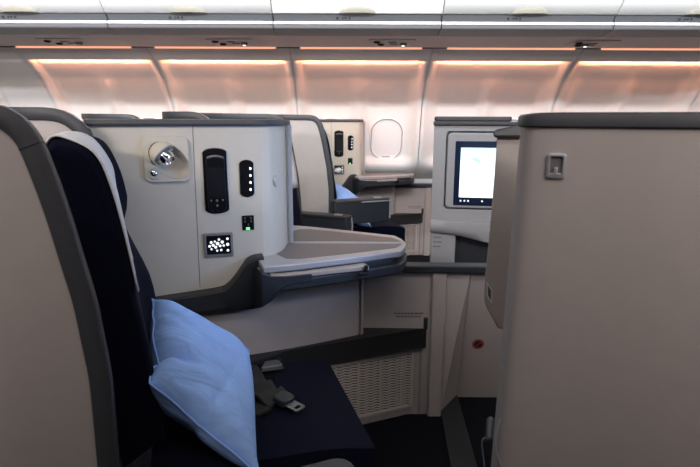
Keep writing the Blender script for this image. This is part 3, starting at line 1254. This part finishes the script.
# side pillar that goes to the floor, dark cubby beside it
bm = B()
xp = ux(455, 255)
prism(bm, [upt(0.002, .0, -.004), upt(xp, .0, -.004), upt(xp, zb, -.004), upt(0.002, zb, -.004)], -un * .07)
obj('support_pillar', bm, UNITG, unit, bevel=.01)
bm = B()
prism(bm, [upt(xp, 0, -.06), upt(uW, 0, -.06), upt(uW, zb, -.06), upt(xp, zb, -.06)], -un * .02)
obj('cubby_back', bm, DARK, unit)
bm = B()
for r in range(3):
    x = .02
    z = up_(445, 232 + 4.2 * r).z
    while x < .055:
        w_ = random.uniform(.004, .01)
        box(bm, upt(x, zb - .05 - .022 * r, -.003), (w_, .002, .006), ud, un, Z)
        x += w_ + .003
obj('unit_placard', bm, GREYTXT, unit)
# cap with depth
bm = B()
cz = zt - .002
plan = [upt(-.004, cz, .012), upt(uW, cz, .012), upt(uW, cz, -.09), upt(uW * .55, cz, -.17), upt(.05, cz, -.17), upt(.0, cz, -.11)]
prism(bm, plan, (0, 0, .018))
cap = obj('unit_cap', bm, TRIM2, unit, bevel=.005)
bm = B()
prism(bm, [upt(-.002, cz + .018, -.10), upt(.03, cz + .018, -.165), upt(uW * .5, cz + .018, -.165), upt(uW * .62, cz + .018, -.10), upt(uW * .60, cz + .018, -.085), upt(.01, cz + .018, -.085)], (0, 0, .022))
obj('cap_ridge', bm, TRIM2, cap, bevel=.006)
# monitor door
bm = B()
prism(bm, rr(oc - un * .03, ud, Z, (ox1 - ox0) - .014, (oz1 - oz0) - .014, .02, 5), un * .035)
mon = obj('monitor_door', bm, UNITG, unit, bevel=.006)
bx0, bx1, bz0, bz1 = ux(454, 180), ux(540, 180), up_(455, 205).z, up_(455, 141).z
bc2 = upt((bx0 + bx1) / 2, (bz0 + bz1) / 2, .0052)
bm = B()
prism(bm, rr(bc2, ud, Z, bx1 - bx0, bz1 - bz0, .004, 3), un * .001)
gl = obj('screen_surround', bm, SCREENB, mon)
sx0, sx1, sz0, sz1 = ux(459.5, 180), ux(534, 180), up_(460, 197).z, up_(460, 147.5).z
bm = B()
prism(bm, rr(upt((sx0 + sx1) / 2, (sz0 + sz1) / 2, .0066), ud, Z, sx1 - sx0, sz1 - sz0, .002, 2), un * .0006)
obj('screen', bm, SCREEN, mon)
bm = B()
for x in (460.5, 464.3, 468, 482):
    bm = B()
    box(bm, upt(ux(x, 200), up_(462, 200.5).z, .0066), (.007, .001, .007), ud, un, Z)
    obj('touch_key', bm, ICON, mon)
bm = B()
mk = upt(ux(476, 160), up_(476, 160).z, .0075)
for dx, dz, a_, b_ in ((-.005, .005, .013, .009), (.007, -.001, .012, .008), (.014, -.010, .010, .005)):
    prism(bm, ell(mk + ud * dx + Z * dz, ud, Z, a_, b_, 12), un * .0003)
obj('screen_mark', bm, TEAL, mon)
# seen on the back: latch
for o in (unit,):
    bm = B()
# ------------------------------------------------------------------ near stowed monitor (its back is what the photo shows)
ny = 1.14
na = math.radians(8)
nd1 = V((math.cos(na), math.sin(na), 0))
nn_ = V((nd1.y, -nd1.x, 0))
N0 = aty(492, 200, ny)


def npnt(px, py, off=0.):
    return onplane(px, py, V((N0.x, ny, 0)) + nn_ * off, nn_)


nm = thing('stowed_monitor', 'beige stowed monitor with small white latch, beside the large right shell', 'monitor', V((N0.x + .1, ny, 0)), 'stowed monitors')
out = [npnt(496.5, 130), npnt(494, 170), npnt(490.7, 210), npnt(487, 250), npnt(484, 280), npnt(483.2, 300), npnt(485.7, 308), npnt(498, 330)]
xr = out[0] + nd1 * .36
out += [V((xr.x, xr.y, out[-1].z)), V((xr.x, xr.y, out[0].z))]
bm = B()
prism(bm, out, (.035, .05, 0))
nb = obj('monitor_casing', bm, BEIGE, nm, bevel=.006, seg=3)
bm = B()
a, b_ = npnt(493, 129, .014), npnt(540, 128, .014)
zc1, zc0 = a.z, npnt(493, 138, .014).z
prism(bm, [V((a.x, a.y, zc0)), V((b_.x, b_.y, zc0 - .0)), V((b_.x, b_.y, zc1 + .008)), V((npnt(515, 128).x, npnt(515, 128).y, zc1 + .008)), V((a.x, a.y, zc1 - .002))], (.04, .07, 0))
obj('casing_cap', bm, TRIM2, nm, bevel=.006, seg=3)
bm = B()
lc_ = npnt(489.3, 292.5, .001)
e2 = (npnt(490.5, 301) - npnt(488, 284)).normalized()
lw_ = (npnt(493, 292) - npnt(486.5, 292)).length
filled(bm, [npnt(486.8, 281.5, .002), npnt(492.3, 290, .002), npnt(492, 304, .002), npnt(487, 296, .002)], [[npnt(487.6, 284.5, .002), npnt(491.4, 290.8, .002), npnt(491.2, 300.8, .002), npnt(487.8, 295, .002)]], -nn_ * .006)
la = obj('latch_frame', bm, WHITE, nm)
bm = B()
prism(bm, [npnt(487.6, 284.5, .001), npnt(491.4, 290.8, .001), npnt(491.2, 300.8, .001), npnt(487.8, 295, .001)], -nn_ * .004)
obj('latch_plate', bm, RAIL, la)
bm = B()
q0 = npnt(504, 150, -.052) + nd1 * .03
prism(bm, [V((q0.x, q0.y, .80)), V((q0.x + .28 * nd1.x, q0.y + .28 * nd1.y, .80)), V((q0.x + .28 * nd1.x, q0.y + .28 * nd1.y, 1.06)), V((q0.x, q0.y, 1.06))], -nn_ * .002)
obj('screen', bm, emat('blue lit screen', (.45, .62, 1.), .8), nm)

# ================================================================== RIGHT FOREGROUND SHELL
fs = thing('front_seat_shell', 'large beige seat shell with coat hook filling the right side', 'seat shell', (.5, .9, 0))
E0 = aty(520, 113, .95)
e0x = E0.x + .014
xt_, xb_ = aty(521, 130, .957), aty(493.5, 440, .957)
SH = (xt_.x - xb_.x) / (xt_.z - xb_.z)
LE = lambda z: (z - 1.14) * SH
splan = cr([(e0x - .0, .985, 0), (e0x + .004, .957, 0), (e0x + .03, .935, 0), (e0x + .12, .89, 0), (e0x + .25, .825, 0), (e0x + .40, .765, 0), (e0x + .55, .74, 0), (e0x + .8, .76, 0)], 5)
CT = aty(560, 112, .90).z
CB = aty(560, 128, .90).z
bm = B()
loft(bm, [[V((p.x + LE(.02), p.y, 0.02)), V((p.x + LE(.5), p.y, .5)), V((p.x, p.y, CB + .004)), V((p.x + .012, p.y + .03, CB + .004)), V((p.x + .012 + LE(.02), p.y + .03, .02))] for p in splan])
# the face that turns away behind the stowed monitor
q0 = splan[0]
loft(bm, [[V((q0.x + t_ * .25, q0.y + t_ * .42, 0.02)), V((q0.x + t_ * .25, q0.y + t_ * .42, .62)), V((q0.x + t_ * .25 + .03, q0.y + t_ * .42, .62)), V((q0.x + t_ * .25 + .03, q0.y + t_ * .42, 0.02))] for t_ in (0, .3, .6, 1)])
obj('shell_panel', bm, BEIGE, fs, angle=45)
bm = B()
rings = []
for k, p in enumerate(splan):
    t = (splan[min(k + 1, len(splan) - 1)] - splan[max(k - 1, 0)]).normalized()
    n = V((t.y, -t.x, 0))
    e = .4 + .6 * smooth01(k / 6)
    h = (CT - CB) * (.86 + .14 * smooth01(k / 12))
    rings.append([p + n * .001 + Z * CB, p + n * .006 + Z * (CB + .003), p + n * .006 + Z * (CB + h - .005), p + n * .001 + Z * (CB + h), p - n * .045 + Z * (CB + h), p - n * .05 + Z * CB])
loft(bm, rings)
obj('top_cap', bm, TRIM2, fs, angle=50)
# coat hook recess
hk0 = V((e0x + .05, .92, 0))


def spl(px, py, off=0.):
    a, b_ = V((e0x + .03, .935, 0)), V((e0x + .12, .89, 0))
    t = (b_ - a).normalized()
    n = V((t.y, -t.x, 0))
    return onplane(px, py, a + n * off, n), t, n


c, t, n = spl(556.3, 166, .001)
w = (spl(566, 166)[0] - spl(547, 166)[0]).length
h = abs(spl(556, 153.8)[0].z - spl(556, 178.8)[0].z)
up = (spl(556, 154)[0] - spl(557, 178)[0]).normalized()
bm = B()
loft(bm, [rr(c, t, Z, w, h, .005), rr(c + n * .004, t, Z, w, h, .005), rr(c + n * .005, t, Z, w - .003, h - .003, .004), rr(c + n * .005, t, Z, w - .009, h - .009, .003), rr(c + n * .0005, t, Z, w - .011, h - .011, .003)], caps=(False, False))
ho = obj('coat_hook', bm, SILVER, fs)
bm = B()
prism(bm, rr(c, t, Z, w - .008, h - .008, .003), n * .0006)
obj('hook_plate', bm, INLAY, ho)
bm = B()
b0 = c - Z * (h / 2 - .007)
box(bm, b0 + n * .003 - t * .0, (w - .012, .005, .005), t, n, Z)
box(bm, b0 + n * .0035 + Z * .006, (.006, .005, .013), t, n, Z)
obj('hook_peg', bm, SILVER, ho, bevel=.001)
# bright edge beads near the floor
bm = B()
tube(bm, cr([tuple(aty(500, 420, .95)), tuple(aty(496.3, 430, .95)), tuple(aty(495.2, 442, .95)), tuple(aty(497, 455, .95)), tuple(aty(502, 468, .95)), tuple(aty(506, 476, .95))], 4), .0018, 6)
obj('edge_bead', bm, SILVER, fs)
ar = thing('armrest_frame', 'dark armrest end with thin silver edge, low beside the large right shell', 'armrest', aty(490, 460, 1.1))
bm = B()
prism(bm, [aty(484, 441, 1.12), aty(489, 438, 1.12), aty(500, 445, 1.12), aty(502, 490, 1.12), aty(486, 490, 1.12)], (0.03, .10, 0))
obj('armrest_side', bm, DARK, ar, bevel=.006)
bm = B()
tube(bm, cr([tuple(aty(486.5, 486, 1.115)), tuple(aty(484, 462, 1.115)), tuple(aty(482, 446, 1.115)), tuple(aty(482.6, 439.5, 1.115)), tuple(aty(485.5, 437.5, 1.115))], 4), .0016, 6)
obj('edge_bead', bm, SILVER, ar)

# ================================================================== REPEATS
dup(seat, WOFF, 'navy window seat across the cabin, rounded grey shell and blue pillow')
w_seat = bpy.data.objects['airline_seat.001']
for ch in w_seat.children:
    if ch.name.startswith('armrest'):
        ch.location += V((-.10, 0, .07))
dup(con, WOFF, 'far seat console under the oval window, small in the distance', skip=('lower_panelx',))
dup(hs, WOFF, 'small black remote handset in the far console beside the window')
dup(pil, WOFF, 'small blue pillow on the window seat across the cabin')
dup(fw, WOFF, 'beige wall partition below the oval window')
dup(fc, WOFF, 'small vent grille cabinet below the far window console')
dup(nm, WOFF, 'stowed monitor across the cabin hidden behind the lit monitor unit')
dup(seat, WOFF + V((-1.16, 0, 0)), 'window seat shell peeking over the left end of the console top')
far = dup(seat, (.165, 0, 0), 'centre seat just behind the console, its dark shell top showing over it', mirror=True)
for ch in far.children:
    if ch.name.startswith('armrest'):
        ch.location.x -= .175
dup(con, (0, 0, 0), 'second seat console backing onto the reading light console, sharing the split table', mirror=True, skip=('panel_joint', 'end_post'))

# ================================================================== LIGHT
def area(name, loc, rot, sx, sy, power, col, spread=180):
    l = bpy.data.lights.new(name, 'AREA')
    l.shape = 'RECTANGLE'
    l.size, l.size_y = sx, sy
    l.energy = power
    l.color = col
    l.spread = math.radians(spread)
    o = bpy.data.objects.new(name, l)
    C.objects.link(o)
    o.location = loc
    o.rotation_euler = rot
    return o


# ceiling cove, shining across to the far side wall
area('cove_lamp', (0, 1.55, 2.23), (math.radians(80), 0, 0), 9, .05, 88, (.91, .965, 1.), 110)
# near side: added unseen fill strips and aisle fill, then the near wall's wash
area('near_fill_strip', (1.35, -.50, 2.0), (math.radians(80), 0, 0), 1.5, .2, 14, (1., .91, .875), 104)
area('near_fill_strip', (-2.05, -.50, 2.0), (math.radians(80), 0, 0), 1.2, .2, 29, (1., .91, .875), 104)
area('aisle_fill', (0, .05, 2.48), (math.radians(48), 0, 0), 7, .12, 14, (1., .955, .925), 110)  # fill added to lift the console and pillow
area('near_wall_lamp', (.2, -.62, 1.55), (math.radians(85), 0, 0), 7, .12, 1.5, (1., .62, .50))
gl_ = area('monitor_glow', (.47, 1.34, .95), (0, 0, 0), .26, .22, 1.5, (.36, .56, 1.), 100)
gl_.rotation_euler = V((-.93, .34, .10)).to_track_quat('-Z', 'Y').to_euler()
w = bpy.data.worlds.new('cabin ambience')
bpy.context.scene.world = w
w.use_nodes = True
w.node_tree.nodes['Background'].inputs['Color'].default_value = (.80, .76, .78, 1)
w.node_tree.nodes['Background'].inputs['Strength'].default_value = .02

vs_ = bpy.context.scene.view_settings
vs_.view_transform = 'Standard'
vs_.look = 'None'
vs_.exposure = 0
vs_.gamma = 1
vs_.use_curve_mapping = False
bpy.context.scene.cycles.max_bounces = 8
